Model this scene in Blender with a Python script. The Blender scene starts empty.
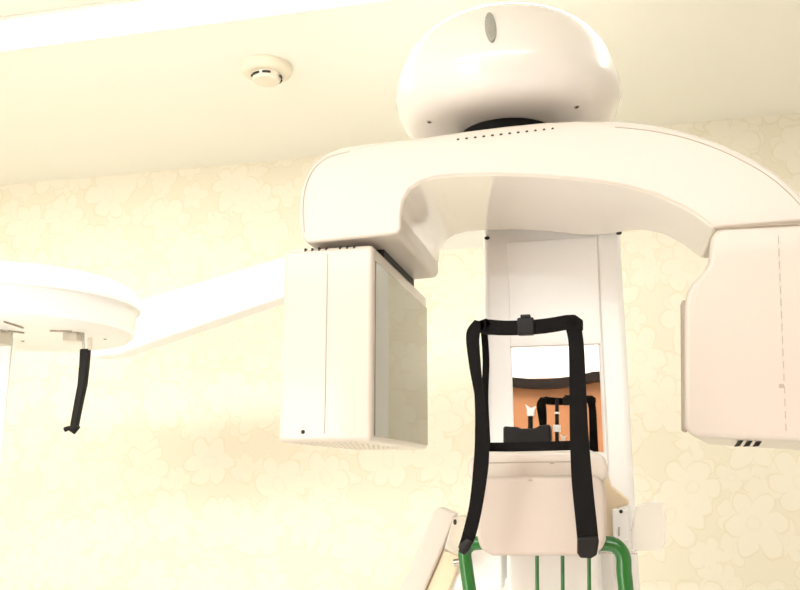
import bpy, bmesh, math, random
from mathutils import Vector, Matrix
from mathutils.bvhtree import BVHTree
R = math.radians
S = bpy.context.scene
C = S.collection
random.seed(4)

# ---------------- camera ----------------
CAM_Z = 1.55
cd = bpy.data.cameras.new('camera'); cam = bpy.data.objects.new('camera', cd); C.objects.link(cam)
cd.sensor_width = 36; cd.lens = 850/800*36; cd.clip_start = .02
cam.location = (0, 0, CAM_Z); cam.rotation_euler = (R(102), 0, R(13.5))
S.camera = cam
MW = Matrix.Translation(cam.location) @ cam.rotation_euler.to_matrix().to_4x4()

# ---------------- world, exposure ----------------
w = bpy.data.worlds.new('world'); S.world = w; w.use_nodes = True
w.node_tree.nodes['Background'].inputs[0].default_value = (1, .95, .85, 1)
w.node_tree.nodes['Background'].inputs[1].default_value = .3
S.view_settings.view_transform = 'Standard'; S.view_settings.look = 'None'
S.view_settings.gamma = 1; S.view_settings.use_curve_mapping = False
S.view_settings.exposure = 0.97
WARM = (1, 1, .985)
STRIP_E = 9.0
BACK_FILL_E = 3.3   # added fill light, a glowing sheet on the wall behind the camera
FILL_PANEL_E = 3.0     # added fill panel, unseen behind the camera

# ---------------- helpers ----------------
def ray(px, py):
    return (MW.to_3x3() @ Vector(((px-400)/850, (295-py)/850, -1))).normalized()
def P(px, py, Y):
    d = ray(px, py); return cam.location + d*(Y/d.y)
def PZ(px, py, Z):
    d = ray(px, py); return cam.location + d*((Z-CAM_Z)/d.z)

def mat(name, col, rough=.5, metal=0, coat=0, bump=0, scale=60, var=.0, trans=0, alpha=1, emit=None, ior=1.5):
    m = bpy.data.materials.new(name); m.use_nodes = True
    nt = m.node_tree; b = nt.nodes['Principled BSDF']
    b.inputs['Roughness'].default_value = rough; b.inputs['Metallic'].default_value = metal
    b.inputs['Coat Weight'].default_value = coat; b.inputs['Coat Roughness'].default_value = .06
    b.inputs['Transmission Weight'].default_value = trans; b.inputs['Alpha'].default_value = alpha
    b.inputs['IOR'].default_value = ior
    tc = nt.nodes.new('ShaderNodeTexCoord'); n = nt.nodes.new('ShaderNodeTexNoise')
    n.inputs['Scale'].default_value = scale; n.inputs['Detail'].default_value = 4
    nt.links.new(tc.outputs['Object'], n.inputs['Vector'])
    mx = nt.nodes.new('ShaderNodeMix'); mx.data_type = 'RGBA'
    mx.inputs[6].default_value = (*[c*(1-var) for c in col], 1); mx.inputs[7].default_value = (*col, 1)
    nt.links.new(n.outputs['Fac'], mx.inputs[0]); nt.links.new(mx.outputs[2], b.inputs['Base Color'])
    if bump:
        bp = nt.nodes.new('ShaderNodeBump'); bp.inputs['Strength'].default_value = bump; bp.inputs['Distance'].default_value = .001
        nt.links.new(n.outputs['Fac'], bp.inputs['Height']); nt.links.new(bp.outputs[0], b.inputs['Normal'])
    if emit:
        b.inputs['Emission Color'].default_value = (*emit[:3], 1); b.inputs['Emission Strength'].default_value = emit[3]
    return m

M = {}
M['enamel'] = mat('warm_white_enamel', (.66, .595, .525), .32, coat=.3, bump=.04, scale=300, var=.02)
M['gloss'] = mat('white_gloss_enamel', (.82, .78, .73), .3, coat=.8, var=.02)
M['white'] = mat('clean_white_enamel', (.93, .925, .90), .35, coat=.2, var=.02)
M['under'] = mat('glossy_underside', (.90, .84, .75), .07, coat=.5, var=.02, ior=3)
M['pink'] = mat('pale_pink_plastic', (.57, .49, .425), .4, var=.03)
M['glass'] = mat('smoked_mirror_glass', (.27, .26, .23), .04, metal=.85, var=.05, scale=8)
M['mirror'] = mat('mirror', (.95, .94, .9), .01, metal=1)
M['black'] = mat('black_rubber', (.012, .012, .012), .55, bump=.2, scale=200, var=.3)
M['web'] = mat('black_webbing', (.006, .005, .005), .8, bump=.6, scale=500, var=.4)
M['buckle'] = mat('black_buckle', (.018, .017, .017), .35)
M['dark'] = mat('dark_slot', (.03, .027, .02), .7)
M['seam'] = mat('seam_grey', (.45, .38, .30), .6)
M['badge'] = mat('grey_lens', (.42, .42, .37), .35, bump=.5, scale=400, var=.4)
M['metal'] = mat('steel', (.5, .48, .44), .25, metal=1)
M['green'] = mat('green_enamel_tube', (.008, .15, .018), .3, coat=.4, var=.1)
M['clear'] = mat('clear_acrylic', (.95, .93, .88), .12, ior=1.4, alpha=.4)
M['milky'] = mat('milky_acrylic', (.85, .80, .70), .3, trans=.5, ior=1.2)
M['tan'] = mat('cream_plastic', (.82, .68, .47), .4, var=.05)
M['charcoal'] = mat('charcoal_rubber', (.018, .017, .016), .5, bump=.2, scale=100, var=.3)
M['ceiling'] = mat('ceiling_paint', (.90, .88, .78), .8, bump=.1, scale=120, var=.02)
M['floor'] = mat('floor_vinyl', (.90, .88, .85), .4, var=.05, scale=5)
M['plainwall'] = mat('cream_paint', (.90, .88, .82), .8, var=.02)
M['wood'] = mat('orange_wood', (.50, .21, .09), .4, var=.25, scale=9)
M['cornice'] = mat('dark_brown_wood', (.018, .011, .008), .5, var=.3, scale=20)
M['lamp'] = mat('lit_diffuser', (.9, .9, .9), .5, emit=(*WARM, STRIP_E))
M['panel'] = mat('fill_panel_glow', (.9, .9, .9), .5, emit=(*WARM, FILL_PANEL_E))
M['fill_glow'] = mat('fill_sheet_glow', (.9, .9, .9), .5, emit=(1, 1, .99, BACK_FILL_E))
M['frame'] = mat('lamp_frame', (.85, .83, .78), .4)
M['detector'] = mat('detector_plastic', (.80, .73, .58), .4, var=.02)
M['letter'] = mat('grey_print', (.35, .3, .25), .6)

for k_ in ('cornice', 'web', 'black', 'charcoal', 'buckle'):
    M[k_].node_tree.nodes['Principled BSDF'].inputs['Specular IOR Level'].default_value = .15
def wallpaper():
    m = bpy.data.materials.new('floral_wallpaper'); m.use_nodes = True
    nt = m.node_tree; N = nt.nodes; L = nt.links; b = N['Principled BSDF']
    b.inputs['Roughness'].default_value = .6
    tc = N.new('ShaderNodeTexCoord')
    def math_(op, a, bb=None, c=None):
        n = N.new('ShaderNodeMath'); n.operation = op
        for i, v in enumerate((a, bb, c)):
            if v is None: continue
            if isinstance(v, (int, float)): n.inputs[i].default_value = v
            else: L.new(v, n.inputs[i])
        return n.outputs[0]
    ns = N.new('ShaderNodeTexNoise'); ns.inputs['Scale'].default_value = 9; ns.inputs['Detail'].default_value = 2
    L.new(tc.outputs['Object'], ns.inputs['Vector'])
    vm = N.new('ShaderNodeVectorMath'); vm.operation = 'MULTIPLY_ADD'
    L.new(ns.outputs['Color'], vm.inputs[0]); vm.inputs[1].default_value = (.075, .075, .075); L.new(tc.outputs['Object'], vm.inputs[2])
    def flowers(scale, petals, off):
        sh = N.new('ShaderNodeVectorMath'); sh.operation = 'ADD'; L.new(vm.outputs[0], sh.inputs[0]); sh.inputs[1].default_value = (off, 0, off*1.7)
        sx = N.new('ShaderNodeSeparateXYZ'); L.new(sh.outputs[0], sx.inputs[0])
        cx = N.new('ShaderNodeCombineXYZ'); L.new(sx.outputs[0], cx.inputs[0]); L.new(sx.outputs[2], cx.inputs[1])
        v = N.new('ShaderNodeTexVoronoi'); v.voronoi_dimensions = '2D'; v.inputs['Scale'].default_value = scale; v.inputs['Randomness'].default_value = .75
        L.new(cx.outputs[0], v.inputs['Vector'])
        d = N.new('ShaderNodeVectorMath'); d.operation = 'SUBTRACT'; L.new(cx.outputs[0], d.inputs[0]); L.new(v.outputs['Position'], d.inputs[1])
        ds = N.new('ShaderNodeSeparateXYZ'); L.new(d.outputs[0], ds.inputs[0])
        ang = math_('ARCTAN2', ds.outputs[1], ds.outputs[0])
        pet = math_('ABSOLUTE', math_('COSINE', math_('MULTIPLY', ang, petals/2)))
        pet = math_('POWER', pet, .5)
        rad = math_('MULTIPLY_ADD', pet, .26, .22)          # outline radius in cell units
        diff = math_('SUBTRACT', v.outputs['Distance'], rad)
        line = math_('SUBTRACT', 1, math_('MINIMUM', 1, math_('DIVIDE', math_('ABSOLUTE', diff), .028)))
        inside = math_('LESS_THAN', diff, 0)
        ring = math_('SUBTRACT', 1, math_('MINIMUM', 1, math_('DIVIDE', math_('ABSOLUTE', math_('SUBTRACT', v.outputs['Distance'], .1)), .035)))
        return line, inside, ring
    l1, i1, r1 = flowers(5.2, 6, 0); l2, i2, r2 = flowers(8.5, 5, 3.3)
    out = math_('SUBTRACT', 1, i1)
    ln = math_('MAXIMUM', math_('MAXIMUM', l1, math_('MULTIPLY', r1, .35)), math_('MULTIPLY', math_('MAXIMUM', l2, math_('MULTIPLY', r2, .3)), out))
    body = math_('MAXIMUM', i1, math_('MULTIPLY', i2, .8))
    m1 = N.new('ShaderNodeMix'); m1.data_type = 'RGBA'
    m1.inputs[6].default_value = (.80, .745, .595, 1); m1.inputs[7].default_value = (.835, .785, .65, 1); L.new(body, m1.inputs[0])
    m2 = N.new('ShaderNodeMix'); m2.data_type = 'RGBA'; L.new(m1.outputs[2], m2.inputs[6]); m2.inputs[7].default_value = (.73, .65, .45, 1)
    L.new(math_('MULTIPLY', ln, .6), m2.inputs[0]); L.new(m2.outputs[2], b.inputs['Base Color'])
    bp = N.new('ShaderNodeBump'); bp.inputs['Strength'].default_value = .15; bp.inputs['Distance'].default_value = .001
    L.new(body, bp.inputs['Height']); L.new(bp.outputs[0], b.inputs['Normal'])
    return m
M['wallpaper'] = wallpaper()

def obj(name, bm, m, parent=None, smooth=True, bevel=0, seg=3, sub=0):
    bmesh.ops.recalc_face_normals(bm, faces=bm.faces)
    me = bpy.data.meshes.new(name); bm.to_mesh(me); bm.free()
    o = bpy.data.objects.new(name, me); C.objects.link(o)
    me.materials.append(M[m] if isinstance(m, str) else m)
    if parent is not None: o.parent = parent
    if bevel:
        b = o.modifiers.new('bevel', 'BEVEL'); b.width = bevel; b.segments = seg; b.limit_method = 'ANGLE'; b.angle_limit = R(35)
    if sub:
        s = o.modifiers.new('sub', 'SUBSURF'); s.levels = sub; s.render_levels = sub
    if smooth:
        for p in me.polygons: p.use_smooth = True
        try: me.set_sharp_from_angle(angle=R(40))
        except Exception: pass
        if bevel:
            wn = o.modifiers.new('wn', 'WEIGHTED_NORMAL')
    return o
def empty(name, loc, label, cat, group=None):
    o = bpy.data.objects.new(name, None); C.objects.link(o); o.location = loc; o['label'] = label; o['category'] = cat
    if group: o['group'] = group
    o.empty_display_size = .1
    return o
def box(lo, hi, bm=None):
    bm = bm or bmesh.new()
    lo, hi = Vector(lo), Vector(hi)
    m = Matrix.Translation((lo+hi)/2) @ Matrix.Diagonal((*(hi-lo), 1))
    bmesh.ops.create_cube(bm, size=1, matrix=m); return bm
def prism(front, back, bm=None):
    bm = bm or bmesh.new()
    a = [bm.verts.new(p) for p in front]; b = [bm.verts.new(p) for p in back]
    n = len(a)
    bm.faces.new(a); bm.faces.new(b[::-1])
    for i in range(n): bm.faces.new((a[i], b[i], b[(i+1) % n], a[(i+1) % n]))
    return bm
def ext(pts, dy, bm=None): return prism(pts, [p+Vector((0, dy, 0)) for p in pts], bm)
def lathe(prof, center, seg=64, bm=None):
    bm = bm or bmesh.new(); cx, cy = center; rings = []
    for r, z in prof:
        if r < 1e-6: rings.append([bm.verts.new((cx, cy, z))])
        else: rings.append([bm.verts.new((cx+r*math.cos(2*math.pi*k/seg), cy+r*math.sin(2*math.pi*k/seg), z)) for k in range(seg)])
    for a, b in zip(rings, rings[1:]):
        for k in range(seg):
            k2 = (k+1) % seg
            if len(a) == 1: bm.faces.new((a[0], b[k], b[k2]))
            elif len(b) == 1: bm.faces.new((a[k], a[k2], b[0]))
            else: bm.faces.new((a[k], a[k2], b[k2], b[k]))
    return bm
def smooth_path(pts, n=8):
    out = []; Q = [pts[0]]+list(pts)+[pts[-1]]
    for i in range(1, len(Q)-2):
        a, b, c, d = Q[i-1:i+3]
        for k in range(n):
            t = k/n
            out.append(.5*((2*b)+(c-a)*t+(2*a-5*b+4*c-d)*t*t+(3*b-a-3*c+d)*t**3))
    out.append(pts[-1]); return out
def tube(pts, r, seg=16, bm=None):
    bm = bm or bmesh.new(); rings = []
    rr = r if isinstance(r, (list, tuple)) else [r]*len(pts)
    up = None
    for i, p in enumerate(pts):
        t = (pts[min(i+1, len(pts)-1)]-pts[max(i-1, 0)]).normalized()
        if up is None: up = t.orthogonal().normalized()
        u = (up-t*up.dot(t)).normalized(); up = u; v = t.cross(u)
        rings.append([bm.verts.new(p+rr[i]*(math.cos(2*math.pi*k/seg)*u+math.sin(2*math.pi*k/seg)*v)) for k in range(seg)])
    for a, b in zip(rings, rings[1:]):
        for k in range(seg): bm.faces.new((a[k], a[(k+1) % seg], b[(k+1) % seg], b[k]))
    bm.faces.new(rings[0][::-1]); bm.faces.new(rings[-1]); return bm
def ribbon(items, th, bm=None):
    """items: (centre, half-width vector). A strap of thickness th."""
    bm = bm or bmesh.new(); rings = []
    for i, (c, h) in enumerate(items):
        t = (items[min(i+1, len(items)-1)][0]-items[max(i-1, 0)][0]).normalized()
        n = t.cross(h).normalized()*th/2
        rings.append([bm.verts.new(c-h-n), bm.verts.new(c+h-n), bm.verts.new(c+h+n), bm.verts.new(c-h+n)])
    for a, b in zip(rings, rings[1:]):
        for k in range(4): bm.faces.new((a[k], a[(k+1) % 4], b[(k+1) % 4], b[k]))
    bm.faces.new(rings[0][::-1]); bm.faces.new(rings[-1]); return bm
def disc_on(p, n, rx, ry, th, seg=24, roll=0, bm=None):
    """small oval plug standing on a surface at p with normal n"""
    bm = bm or bmesh.new(); n = n.normalized()
    u = Vector((0, 0, 1)).cross(n)
    u = u.normalized() if u.length > 1e-3 else Vector((1, 0, 0))
    v = n.cross(u); u, v = u*math.cos(roll)+v*math.sin(roll), v*math.cos(roll)-u*math.sin(roll)
    rings = []
    for f, h in ((1, -th), (1, th*.5), (.8, th)):
        rings.append([bm.verts.new(p+u*rx*f*math.cos(2*math.pi*k/seg)+v*ry*f*math.sin(2*math.pi*k/seg)+n*h) for k in range(seg)])
    for a, b in zip(rings, rings[1:]):
        for k in range(seg): bm.faces.new((a[k], a[(k+1) % seg], b[(k+1) % seg], b[k]))
    bm.faces.new(rings[0][::-1]); bm.faces.new(rings[-1]); return bm
def struct(o): o['kind'] = 'structure'; return o

# ---------------- room ----------------
WY = 2.7
CZ = P(600, 131, WY).z
X0, X1, YB = -3.0, 2.3, -2.2
struct(obj('wall_back', box((X0, WY, 0), (X1, WY+.1, CZ)), 'wallpaper', smooth=False))
struct(obj('wall_left', box((X0-.1, YB, 0), (X0, WY+.1, CZ)), 'wallpaper', smooth=False))
struct(obj('wall_right', box((X1, YB, 0), (X1+.1, WY+.1, CZ)), 'plainwall', smooth=False))
struct(obj('wall_front', box((X0-.1, YB-.1, 0), (X1+.1, YB, CZ)), 'plainwall', smooth=False))
struct(obj('floor', box((X0-.1, YB-.1, -.1), (X1+.1, WY+.1, 0)), 'floor', smooth=False))
struct(obj('ceiling', box((X0-.1, YB-.1, CZ), (X1+.1, WY+.1, CZ+.1)), 'ceiling', smooth=False))
struct(obj('baseboard_back', box((X0, WY-.015, 0), (X1, WY, .09)), 'frame', bevel=.004))
wx0, wx1, wz0, wz1 = -2.8, -1.35, .45, 2.05
fill_src = struct(obj('fill_sheet_1', box((wx0, YB, wz0), (wx1, YB+.01, wz1)), 'fill_glow', smooth=False))  # invented window-shaped glow, added to brighten undersides and ceiling
fb = bmesh.new()
for lo, hi in (((wx0-.05, wz0-.05), (wx1+.05, wz0)), ((wx0-.05, wz1), (wx1+.05, wz1+.05)), ((wx0-.05, wz0), (wx0, wz1)), ((wx1, wz0), (wx1+.05, wz1)), (((wx0+wx1)/2-.02, wz0), ((wx0+wx1)/2+.02, wz1))):
    box((lo[0], YB, lo[1]), (hi[0], YB+.04, hi[1]), fb)
fr_ = obj('fill_sheet_frame', fb, 'frame', bevel=.004); fr_.parent = fill_src

# ---------------- strip lamp, added fill panel ----------------
yS = (PZ(0, 50, CZ).y, PZ(0, 17, CZ).y)
print('STRIP Y', yS)
ya, yb = min(yS)+.01, max(yS)-.01
st = empty('ceiling_strip_light', (-.6, (ya+yb)/2, CZ), 'long glowing white strip light across the ceiling', 'ceiling light')
st_loc = Vector(st.location)
def child(o, root):
    o.parent = root; o.matrix_parent_inverse = Matrix.Translation(-Vector(root.location)); return o
def bar_profile(y0, y1, drop, x0, x1, bm=None):
    pts = []
    for k in range(13):
        a = math.pi*k/12; pts.append(Vector((x0, (y0+y1)/2-(y1-y0)/2*math.cos(a), CZ-drop*math.sin(a)**.6-.001)))
    return prism(pts, [p+Vector((x1-x0, 0, 0)) for p in pts], bm)
child(obj('diffuser', bar_profile(ya, yb, .014, -2.9, 1.1), 'lamp'), st)
fb = box((-2.93, ya-.012, CZ-.008), (1.13, ya, CZ)); box((-2.93, yb, CZ-.008), (1.13, yb+.012, CZ), fb)
child(obj('lamp_frame', fb, 'frame', bevel=.002), st)
pn = empty('added_fill_panel', (-.6, -.9, CZ), 'large rectangular glowing fill panel added on the ceiling, unseen behind the camera', 'ceiling light')  # invented ceiling panel, added to light the front faces
child(obj('diffuser', box((-1.7, -1.9, CZ-.02), (.9, -.2, CZ-.001)), 'panel'), pn)
fb = bmesh.new()
for lo, hi in (((-1.73, -1.93), (.93, -1.9)), ((-1.73, -.2), (.93, -.17)), ((-1.73, -1.9), (-1.7, -.2)), ((.9, -1.9), (.93, -.2))):
    box((*lo, CZ-.025), (*hi, CZ), fb)
child(obj('lamp_frame', fb, 'frame', bevel=.003), pn)

# ---------------- smoke detector ----------------
dc = PZ(267, 67, CZ)
dr = (PZ(293, 68, CZ)-PZ(242, 66, CZ)).length/2
sd = empty('smoke_detector', (dc.x, dc.y, CZ), 'round cream smoke detector on the ceiling with dark slots', 'smoke detector')
child(obj('base', lathe([(0, CZ), (dr, CZ), (dr, CZ-.012), (dr*.96, CZ-.018), (dr*.80, CZ-.024), (dr*.62, CZ-.026), (0, CZ-.018)], (dc.x, dc.y)), 'detector'), sd)
child(obj('sensor_cap', lathe([(0, CZ-.018), (dr*.60, CZ-.018), (dr*.58, CZ-.028), (dr*.55, CZ-.032), (dr*.55, CZ-.038), (dr*.5, CZ-.044), (dr*.3, CZ-.047), (0, CZ-.047)], (dc.x, dc.y)), 'detector'), sd)
for a0, a1 in ((212, 222), (230, 262), (276, 306), (352, 372), (30, 60), (90, 130)):
    b = bmesh.new(); pts = []
    for k in range(6):
        a = R(a0+(a1-a0)*k/5); pts.append(a)
    r_ = dr*.565
    f = [Vector((dc.x+(r_)*math.cos(a), dc.y+(r_)*math.sin(a), CZ-.036)) for a in pts]+[Vector((dc.x+(r_)*math.cos(a), dc.y+(r_)*math.sin(a), CZ-.031)) for a in pts[::-1]]
    g = [Vector((dc.x+(r_+.004)*math.cos(a), dc.y+(r_+.004)*math.sin(a), CZ-.036)) for a in pts]+[Vector((dc.x+(r_+.004)*math.cos(a), dc.y+(r_+.004)*math.sin(a), CZ-.031)) for a in pts[::-1]]
    n = len(f); A = [b.verts.new(v) for v in f]; B = [b.verts.new(v) for v in g]
    for k in range(n): b.faces.new((A[k], A[(k+1) % n], B[(k+1) % n], B[k]))
    for Q in (A, B):
        for k in range(5): b.faces.new((Q[k], Q[k+1], Q[n-2-k], Q[n-1-k]))
    child(obj('slot', b, 'dark', smooth=False), sd)

# ---------------- cabinet behind the camera, seen in the mirror ----------------
cy = -1.45
cab = empty('wooden_cabinet', (.3, cy-.2, 0), 'orange wooden cabinet with dark top edge seen only in the small mirror', 'cabinet')
ztop = CAM_Z+.50
child(obj('body', box((-1.2, cy-.4, 0), (1.5, cy, ztop)), 'wood', bevel=.004), cab)
cb = bmesh.new(); f = []
for k in range(109):
    x = -1.2+2.7*k/108; f.append(Vector((x, cy+.06, ztop-.06+.03*min(1, abs(x+.3)/.25)**2)))
g = [v+Vector((0, 0, .05)) for v in f[::-1]]
prism(f+g, [v-Vector((0, .40, 0)) for v in f+g], cb)
child(obj('cornice', cb, 'cornice', smooth=False), cab)

# ---------------- X-ray machine ----------------
YF = 1.20
colL, colR = P(483, 300, 1.52).x, P(624, 300, 1.52).x
mc = empty('dental_xray_machine', ((colL+colR)/2, 1.6, 0), 'tall cream white dental x-ray machine with overhead rotating arm, standing before the floral wall', 'x-ray machine')
def part(name, bm, m, parent=None, **k):
    o = obj(name, bm, m, **k)
    if parent is None: return child(o, mc)
    o.parent = parent; return o      # parent parts sit at the same origin as the world offset below
def sub(name, bm, m, parent, label=None, **k):
    o = obj(name, bm, m, **k); o.parent = parent
    if label: o['label'] = label
    return o

# rotating arm
def yb_of(px): return 1.50 if px < 590 else (1.50-.13*min(1, (px-590)/70))
outer = [(306, 243), (301, 236), (299, 222), (299, 205), (301, 190), (306, 176), (314, 163), (325, 154), (340, 148), (365, 144), (400, 140), (465, 131), (505, 126), (545, 122), (580, 120.5), (615, 120.5), (645, 123.5), (680, 130), (715, 141), (750, 157), (775, 172), (795, 189), (812, 206), (822, 220)]
inner = [(714, 229), (706, 223), (694, 214), (678, 205), (658, 196), (635, 189), (605, 183), (570, 179), (530, 176), (490, 175), (455, 176), (435, 178), (421, 182), (410, 189), (403, 201), (401, 216), (401, 229), (397, 234), (389, 235)]
def armpts(l): return [P(x, y, YF) for x, y in l]
fr = armpts(outer+inner)
bk = [Vector((p.x, yb_of(px[0]) if i < 999 else 0, p.z)) for i, (p, px) in enumerate(zip(fr, outer+inner))]
abm = prism(fr, bk)
arm = part('rotating_arm', abm, 'enamel', bevel=.009, seg=4)
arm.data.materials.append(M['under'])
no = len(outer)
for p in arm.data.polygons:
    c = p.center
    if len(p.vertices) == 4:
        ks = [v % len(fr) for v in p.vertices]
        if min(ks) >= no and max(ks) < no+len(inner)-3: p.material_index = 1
# seam along the arm's outer edge, proud by a hair
seam = [P(x, y, YF-.0003) for x, y in [(304.5, 232), (303, 210), (305, 190), (311, 174), (320, 163), (332, 156), (350, 151.5)]]
seamR = [P(x, y, YF-.0003) for x, y in [(615, 127), (645, 130), (680, 136.5), (715, 148), (745, 162), (770, 177), (790, 194), (800, 205)]]
sub('seam', tube(smooth_path(seamR, 5), .0006, 6), 'seam', arm)
sub('seam', tube(smooth_path(seam, 5), .0006, 6), 'seam', arm)
for k in range(12):
    x = 458+k*8.6; y = 138.5-(x-458)*.115
    sub('vent_slot', ext([P(x-1.6*(.5+k/12 if k < 6 else 1.3-k/12), y, YF-.0005), P(x+1.6*(.5+k/12 if k < 6 else 1.3-k/12), y-.3, YF-.0005), P(x+1.5, y+1.5, YF-.0005), P(x-1.5, y+1.7, YF-.0005)], .002), 'dark', arm, smooth=False)

# hub dome
hc = P(507, 110, 1.36); HX, HY = hc.x, 1.36
zb = P(507, 118, 1.28).z
HR = .19
prof = [(0, zb), (.115, zb), (.135, zb+.002), (.158, zb+.007), (.174, zb+.020), (.184, zb+.038), (HR, zb+.058)]
for k in range(1, 15):
    a = math.pi/2*k/14; prof.append((HR*math.cos(a)**.52 if k < 14 else 0, zb+.058+(.133)*math.sin(a)**1.05))
hub = part('hub_cover', lathe(prof, (HX, HY), 96), 'gloss')
hb = bmesh.new(); hb.from_mesh(hub.data); hb.verts.ensure_lookup_table(); bvh = BVHTree.FromBMesh(hb)
def on_hub(px, py): 
    loc, n, i, d = bvh.ray_cast(cam.location, ray(px, py)); return loc, n
loc, n = on_hub(490.5, 27)
sub('indicator_lens', disc_on(loc, n, .0085, .031, .003, roll=R(6)), 'badge', hub, 'grey oval lens on the front of the dome')
for q in ((429, 122), (577, 107)):
    loc, n = on_hub(*q); 
    if loc: sub('screw', disc_on(loc, n, .0045, .0045, .0006), 'metal', hub); sub('screw_recess', disc_on(loc, n, .0022, .0022, .0016), 'dark', hub)
za = P(507, 126, YF).z
part('bearing', lathe([(0, za-.03), (.085, za-.03), (.085, zb-.006), (.08, zb+.002), (0, zb+.002)], (HX, HY)), 'black')
# upper carriage joining dome to column
part('support_beam', box((HX-.10, 1.46, zb+.015), (HX+.10, 1.80, zb+.11)), 'enamel', bevel=.02)

# column
CY = 1.535
ctop = zb+.08
col = part('column', box((colL, CY, .03), (colR, CY+.24, ctop)), 'white', bevel=.012)
pl, pr = P(509, 300, CY).x, P(600, 300, CY).x
panel = sub('front_panel', box((pl, CY-.006, .3), (pr, CY+.01, P(500, 243, CY).z)), 'white', col, bevel=.003)
for px, py in ((487, 238), (619, 233)):
    c_ = P(px, py, CY-.001)
    sub('corner_screw', disc_on(c_, Vector((0, -1, 0)), .005, .003, .002), 'dark', col)
for px, py in ((582, 229), (586, 233), (514, 231)):
    pass
mzt, mzb = P(555, 346, CY-.012).z, P(555, 452, CY-.012).z
ml, mr = P(513, 400, CY-.012).x, P(601, 400, CY-.012).x
mir = sub('mirror', box((ml, CY-.012, mzb), (mr, CY-.004, mzt)), 'mirror', col, 'small rectangular mirror on the column face', smooth=False)
sub('mirror_edge', box((ml-.002, CY-.0135, mzt), (mr+.002, CY-.004, mzt+.0015)), 'seam', col, smooth=False)
part('base_plate', box((colL-.15, 1.2, 0), (colR+.15, CY+.4, .03)), 'white', bevel=.01)

# sensor head (left)
bx0, bx1 = P(280.5, 350, YF).x, P(372.5, 350, YF).x
bt = P(330, 247, YF).z; bb = P(330, 442, YF).z; BY = 1.60
head = part('sensor_head', box((bx0, YF, bb), (bx1, BY, bt)), 'enamel', bevel=.008, seg=4)
gl = box((bx1-.004, YF+.012, bb+.008), (bx1+.0012, BY-.004, bt-.022))
sub('glass_panel', gl, 'glass', head, 'smoky reflective side panel', bevel=.002)
sx = P(326, 350, YF).x
sub('seam', box((sx-.0006, YF-.0006, bb+.012), (sx+.0006, YF+.002, bt-.01)), 'seam', head, smooth=False)
sub('screw', disc_on(P(303, 432, YF), Vector((0, -1, 0)), .003, .003, .001), 'dark', head)
for k in range(8):
    x = bx0+.034+k*.0112
    if k == 4: continue
    sub('vent_slot', box((x, YF+.0005, bt-.0045), (x+.0028, YF+.012, bt+.0006)), 'dark', head, smooth=False)
for i in range(5):
    for k in range(12):
        x = bx0+.018+k*.0085; y = YF+.03+i*.065
        sub('vent_hole', disc_on(Vector((x, y, bb)), Vector((0, 0, -1)), .002, .006, .0006, seg=10), 'seam', head)
lb = P(350, 240, YF).z
nk = part('neck_joint', box((bx0+.03, YF+.075, bt-.004), (bx1-.003, BY-.10, lb+.01)), 'charcoal', bevel=.003)

# tube head (right)
tf = [(722, 226), (714, 230), (710, 240), (708, 262), (702, 272), (692, 282), (686, 292), (684, 306), (684, 424), (687, 433), (696, 437.5), (860, 445), (866, 436), (866, 222), (860, 219)]
F = [P(x, y, YF-.004) for x, y in tf]
xm = P(800, 300, YF).x
Bk = []
for p in F:
    t = .32 if p.x < xm else 0
    Bk.append(Vector((p.x+(xm-p.x)*t, 1.47, p.z)))
th = part('tube_head', prism(F, Bk), 'enamel', bevel=.012, seg=4)
sub('seam', tube([P(714+i*10, 228.2-i*.55, YF-.0052) for i in range(12)], .0016, 8), 'seam', th)
# dashed seam on the front
for k in range(16):
    y = 236+k*12.5; x = 778+8*(k/16)
    sub('seam_mark', ext([P(x, y, YF-.0046), P(x+.8, y, YF-.0046), P(x+1, y+7.5, YF-.0046), P(x+.2, y+7.5, YF-.0046)], .002), 'seam', th, smooth=False)
for k in range(3):
    x = 737+k*9.5
    sub('vent_slot', ext([P(x, 446, YF+.02), P(x+3, 446, YF+.02), P(x+7, 440, YF+.02), P(x+4, 440, YF+.02)], .03), 'dark', th, smooth=False)
# side rim of the tube head
sub('side_trim', ext([P(682, 300, YF+.03), P(688, 300, YF+.03), P(688, 432, YF+.03), P(683, 430, YF+.03)], .03), 'seam', th, bevel=.002)
sub('small_mark', ext([P(779, 384, YF-.0046), P(784, 384, YF-.0046), P(784, 388, YF-.0046), P(779, 388, YF-.0046)], .002), 'seam', th, smooth=False)

# cephalostat beam
a, b_ = (P(440, 209, 2.15), P(440, 243, 2.15)), (P(112, 313, 2.30), P(112, 357, 2.30))
dyv = Vector((0, .07, 0))
f = [a[0], a[1], P(130, 350.5, 2.30), P(118, 355, 2.30), P(95, 357, 2.30), P(60, 350, 2.30), P(60, 324, 2.30)]
part('side_beam', prism(f, [p+dyv for p in f]), 'white', bevel=.008, seg=4)
part('beam_bracket', box((a[0].x-.02, 1.72, a[1].z-.0), (colL+.05, 2.23, a[0].z-.02)), 'white', bevel=.01)

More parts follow.
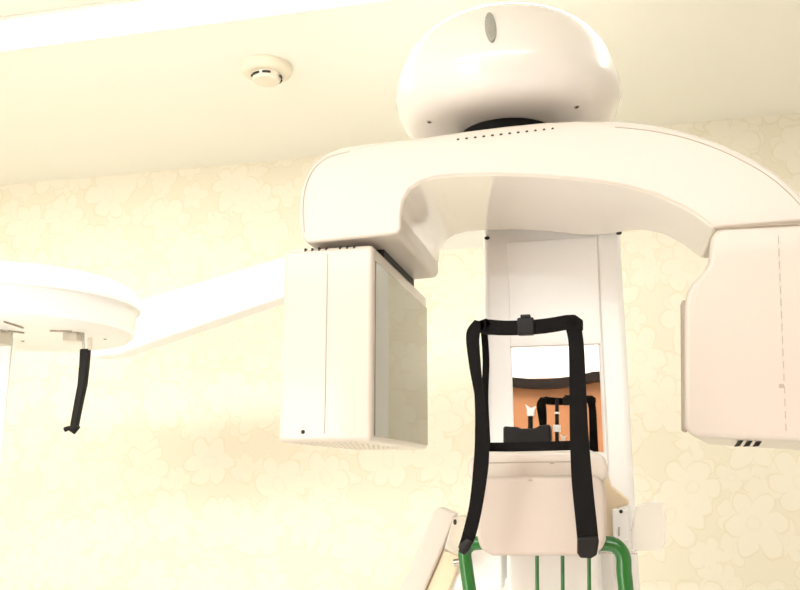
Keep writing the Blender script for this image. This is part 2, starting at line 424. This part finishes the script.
# cephalostat disc
DY = 1.62
dcx = P(18, 320, DY).x; DR = P(124, 306, DY).x-dcx
zu = P(18, 314, DY-DR*.93).z; zt = P(18, 256, DY-DR*.85).z
zs = zu+(zt-zu)*.55
hd = part('cephalostat_head', lathe([(0, zu), (DR*.86, zu), (DR*.91, zu+.003), (DR*.95, zu+.012), (DR*.965, zs-.002), (DR*.97, zs), (DR*.995, zs+.002), (DR, zs+.012), (DR*.985, zt-.03), (DR*.95, zt-.012), (DR*.88, zt-.002), (DR*.8, zt+.002), (0, zt+.006)], (dcx, DY), 96), 'white')
for px, py in ((51, 323), (23, 341), (44, 357), (116, 330), (105, 339)):
    p = PZ(px, py, zu)
    if (p.x-dcx)**2+(p.y-DY)**2 < (DR*.88)**2:
        sub('screw', disc_on(p, Vector((0, 0, -1)), .0035, .0035, .001, 12), 'dark', hd)
def slotrod(x0, y0, x1, y1):
    return tube([PZ(x0, y0, zu-.002), PZ(x1, y1, zu-.002)], .0018, 8)
sub('guide_groove', slotrod(50, 331, 72, 331.5), 'seam', hd); sub('guide_groove', slotrod(8, 331, 24, 333), 'seam', hd); sub('guide_groove', slotrod(4, 322, 23, 328), 'seam', hd)
c0 = PZ(76, 333, zu)
sub('rod_mount', box((c0.x-.022, c0.y-.015, zu-.018), (c0.x+.012, c0.y+.015, zu)), 'milky', hd, bevel=.002)
c1 = PZ(4, 331, zu)
sub('rod_mount', box((c1.x-.05, c1.y-.02, zu-.03), (c1.x+.008, c1.y+.02, zu)), 'milky', hd, bevel=.003)
ye = c0.y
sub('rod_pin', tube([P(83, 331, ye), P(83.5, 352, ye)], .0028, 10), 'metal', hd)
er = [(85.5, 349, 5.6), (84.5, 365, 5.4), (82.5, 385, 5.0), (79, 402, 4.6), (76, 418, 4.3), (74, 429, 4.2)]
its = [(P(x, y, ye), Vector((h*ye/869, 0, 0))) for x, y, h in er]
rod = sub('ear_rod', ribbon(its, .014), 'charcoal', hd, 'black slanting rod with a small hooked tip', bevel=.003)
sub('ear_tip', tube([P(78, 426, ye), P(74, 430.5, ye), P(69, 428, ye), P(65, 429.5, ye)], [.006, .008, .005, .0055], 12), 'black', hd)
# clear sleeve by the pin
sub('sleeve', tube([P(90, 338, ye), P(90, 350, ye)], .005, 12), 'milky', hd)
bq = P(75, 338, 2.31)
part('disc_bracket', prism([Vector((dcx-.03, DY+.06, zu+.03)), Vector((dcx+.03, DY+.06, zu+.03)), Vector((dcx+.03, DY+.06, zu+.07)), Vector((dcx-.03, DY+.06, zu+.07))], [bq+Vector(v) for v in ((-.04, 0, -.01), (.03, 0, -.01), (.03, 0, .03), (-.04, 0, .03))]), 'white', bevel=.003)
# hanging plate at the left frame edge
pL, pR = P(-40, 420, DY).x, P(5.5, 420, DY).x
part('hanging_plate', box((pL, DY-.005, P(5, 520, DY).z), (pR, DY+.003, zu+.002)), 'white', bevel=.004)

# ---------------- patient support ----------------
SY = 1.06
def rect(x0, y0, x1, y1, Y): return [P(x0, y0, Y), P(x1, y0, Y), P(x1, y1, Y), P(x0, y1, Y)]
hz = [(480, 452), (590, 450), (604, 456), (608, 466), (607, 478), (601, 484), (474, 484), (467, 474), (468, 460)]
f = [P(x, y, SY+.01) for x, y in hz]
up = part('chin_support', ext(f, .22), 'enamel', bevel=.006)
f = [P(x, y, SY) for x, y in [(484, 477), (596, 475), (603, 482), (606, 500), (606, 540), (602, 550), (592, 556), (492, 556), (480, 549), (477, 538), (478, 484)]]
sub('front_cover', ext(f, .16), 'pink', up, bevel=.007, seg=4)
for q in ((487, 463), (530, 480), (552, 463)):
    sub('screw', disc_on(P(*q, SY-.0005 if q[1] > 476 else SY+.0095), Vector((0, -1, 0)), .0028, .0014, .001, 12), 'seam', up)
sub('lip_line', tube([P(486, 463, SY+.0098), P(583, 461.5, SY+.0098)], .0007, 6), 'seam', up)
# chin block and pegs
blk = [P(x, y, SY+.03) for x, y in [(503, 426), (518, 427), (521, 428.5), (536, 428), (539, 425.5), (550, 424), (552, 450), (503, 453)]]
sub('chin_block', ext(blk, .03), 'charcoal', up, 'black padded chin block', bevel=.003)
sub('bite_peg', tube([P(530.5, 432, SY+.05), P(530.5, 414, SY+.05)], .0032, 12), 'black', up)
sub('peg_tip', ext([P(x, y, SY+.046) for x, y in [(527, 416), (534, 416), (534, 411), (536, 406), (531, 408), (525, 404), (527, 410)]], .008), 'white', up, bevel=.001)
sub('reflection_rod', tube([P(557, 452, SY+.09), P(557, 398, SY+.09)], .0026, 12), 'black', up)  # banded rod modelled in place of a reflection in the mirror
sub('reflection_rod_band', tube([P(557, 432, SY+.09), P(557, 425, SY+.09)], .005, 12), 'white', up)
sub('reflection_rod_band', tube([P(557, 414, SY+.09), P(557, 412, SY+.09)], .0034, 12), 'white', up)
# support post into the column
part('support_post', box((P(512, 500, 1.3).x, SY+.15, P(500, 640, 1.3).z), (P(596, 500, 1.3).x, CY+.01, P(500, 490, 1.3).z)), 'white', bevel=.006)
# right temple bracket
f = [P(x, y, 1.36) for x, y in [(598, 470), (607, 472), (612, 486), (622, 494), (629, 500), (629, 505), (618, 508), (618, 541), (601, 543), (598, 520)]]
part('temple_bracket', ext(f, .10), 'tan', bevel=.004)
f = [P(x, y, 1.34) for x, y in rect.__call__ and [(612, 509), (629, 509), (630, 540), (613, 541)]]
kb = part('temple_knob', ext(f, .03), 'white', bevel=.003)
sub('screw', disc_on(P(621, 511.5, 1.3395), Vector((0, -1, 0)), .0028, .0028, .001, 12), 'dark', kb)
sub('pin', tube([P(619, 527, 1.333), P(619, 536, 1.333)], .0012, 8), 'seam', kb)
part('cross_rod', tube([P(590, 553, 1.30), P(637, 552.5, 1.30)], .0022, 10), 'metal')
f = [P(x, y, 1.33) for x, y in [(636, 505), (648, 501), (664, 501), (666, 520), (665, 546), (660, 551), (632, 551), (631, 530)]]
part('temple_shield', ext(f, .012), 'clear', bevel=.004)
# left tilted arm
f = [P(x, y, 1.28) for x, y in [(398, 594), (434, 510), (440, 507), (456, 514), (444, 545), (423, 594)]]
part('tilted_arm', ext(f, .03), 'enamel', bevel=.004)
f = [P(x, y, 1.29) for x, y in [(424, 594), (443, 550), (462, 556), (448, 594)]]
part('tilted_arm_rail', ext(f, .025), 'tan', bevel=.003)
f = [P(x, y, 1.24) for x, y in [(453, 517), (466, 516), (472, 530), (468, 556), (456, 555), (444, 549)]]
tb = part('arm_joint', ext(f, .05), 'milky', bevel=.004)
sub('screw', disc_on(P(455, 522, 1.2395), Vector((0, -1, 0)), .0025, .004, .001, 12), 'dark', tb)
part('joint_rod', tube([P(454, 563, 1.27), P(470, 560, 1.27)], .005, 10), 'metal')
part('joint_beam', box((P(445, 560, 1.3).x, 1.3, P(450, 590, 1.3).z), (colL+.05, 1.34, P(450, 545, 1.3).z)), 'white', bevel=.006)
part('joint_link', box((colL+.018, 1.31, P(450, 586, 1.3).z), (colL+.046, CY+.02, P(450, 549, 1.3).z)), 'white', bevel=.006)

# green hand rail
GY = SY+.045
def gp(l): return smooth_path([P(x, y, GY) for x, y in l], 6)
gr = part('hand_rail', tube(gp([(492, 543), (478, 543), (470, 545), (465, 552), (466, 565), (470, 592), (478, 640), (478, 700)]), .0085, 20), 'green')
gr['label'] = 'green enamelled tube handles'
sub('rail_tube', tube(gp([(596, 544), (606, 543.5), (616, 546), (623, 556), (624, 572), (626, 592), (628, 640), (628, 700)]), .0092, 20), 'green', gr)
for x in (537, 562.5, 589):
    sub('rail_bar', tube([P(x, 553, GY+.02), P(x+1, 700, GY+.02)], .0024, 12), 'green', gr)
sub('rail_foot', tube([P(475, 700, GY+.01), P(630, 700, GY+.01)], .0085, 20), 'green', gr)

# ---------------- head strap ----------------
TY = 1.0
hs = empty('head_strap', P(530, 555, TY), 'black webbing head strap looped upright in front of the white column', 'head strap')
hs.location = P(530, 555, TY)
def hpart(name, bm, m, parent=None, **k): 
    o = obj(name, bm, m, **k)
    if parent is None: return child(o, hs)
    o.parent = parent; return o
def rb(l, Y, th=.0025, n=6):
    cs = smooth_path([P(x, y, Y+dz) for x, y, h, ang, dz in l], n); hs_ = []
    for i in range(len(cs)):
        t = i/n; k = min(int(t), len(l)-2); u = t-k
        h = l[k][2]*(1-u)+l[k+1][2]*u; an = R(l[k][3]*(1-u)+l[k+1][3]*u)
        # ang: in-picture direction of the width; thickness handled by th
        hs_.append(Vector((h*Y/869*math.cos(an), 0, h*Y/869*math.sin(an))))
    return ribbon(list(zip(cs, hs_)), th)
rs = hpart('side_strap', rb([(572, 322, 8, 20, 0), (576, 342, 7.5, 5, -.002), (577.5, 380, 8, 2, -.004), (579, 430, 9, 0, -.003), (582, 480, 10, 0, -.006), (586, 520, 10, 0, -.008), (588, 541, 10, 0, -.008)], TY), 'web')
hpart('strap_end', ext([P(x, y, TY-.012) for x, y in [(577, 538), (597, 536), (599, 541), (597, 555), (591, 558.5), (580, 558), (577, 553)]], .008), 'buckle', rs, bevel=.002)
ls = hpart('side_strap', rb([(482, 322, 8, -15, 0), (473, 334, 7, 0, -.002), (475, 365, 6, 0, -.004), (479, 395, 4.5, 0, 0), (482, 430, 7, 0, -.002), (481, 465, 7.5, 0, -.006), (476, 505, 6.5, -5, -.008), (469, 535, 6.5, -20, -.008), (463, 550, 5, -25, -.008)], TY, .004), 'web')
hpart('strap_end', tube([P(470, 540, TY-.01), P(465, 547, TY-.01), P(462, 553, TY-.01)], [.0045, .0065, .0045], 12), 'buckle', ls)
hpart('inner_strap', rb([(484, 330, 3.5, 0, .02), (486, 360, 3.5, 0, .02), (485, 400, 3.5, 0, .02), (487, 450, 4, 0, .02)], TY), 'web')
def rbh(l, Y, th=.0025, n=6):
    cs = smooth_path([P(x, y, Y) for x, y, h in l], n)
    out = []
    for i, c in enumerate(cs):
        k = min(i//n, len(l)-2); u = i/n-k
        out.append((c, Vector((0, 0, (l[k][2]*(1-u)+l[k+1][2]*u)*Y/869))))
    return ribbon(out, th)
hpart('top_strap', rbh([(477, 327, 4.5), (487, 327, 8), (505, 328, 7.5), (526, 327.5, 7.5), (545, 326, 7.5), (566, 322.5, 7.5), (576, 320, 5)], TY-.002, .004), 'web')
bu = hpart('buckle', box(P(518, 336, TY)-Vector((0, .008, 0)), P(534, 318, TY)+Vector((0, .003, 0))), 'buckle', bevel=.002)
hpart('buckle_bar', box(P(521, 319, TY)-Vector((0, .0095, 0)), P(531, 315.5, TY)+Vector((0, .003, 0))), 'buckle', bu, bevel=.001)
for x, y in ((483, 323), (573, 320)):
    f = [P(x+a_, y+c_, TY-.004) for a_, c_ in ((-9, 3), (-5, -2), (3, -5), (10, 0), (10, 10), (-2, 9))]
    hpart('strap_fold', ext(f, .008), 'web', bevel=.0015)
hpart('cross_strap', rbh([(482, 447, 4.5), (510, 447, 4.5), (550, 446, 4.5), (580, 445, 4.5)], TY+.022, .003), 'web')
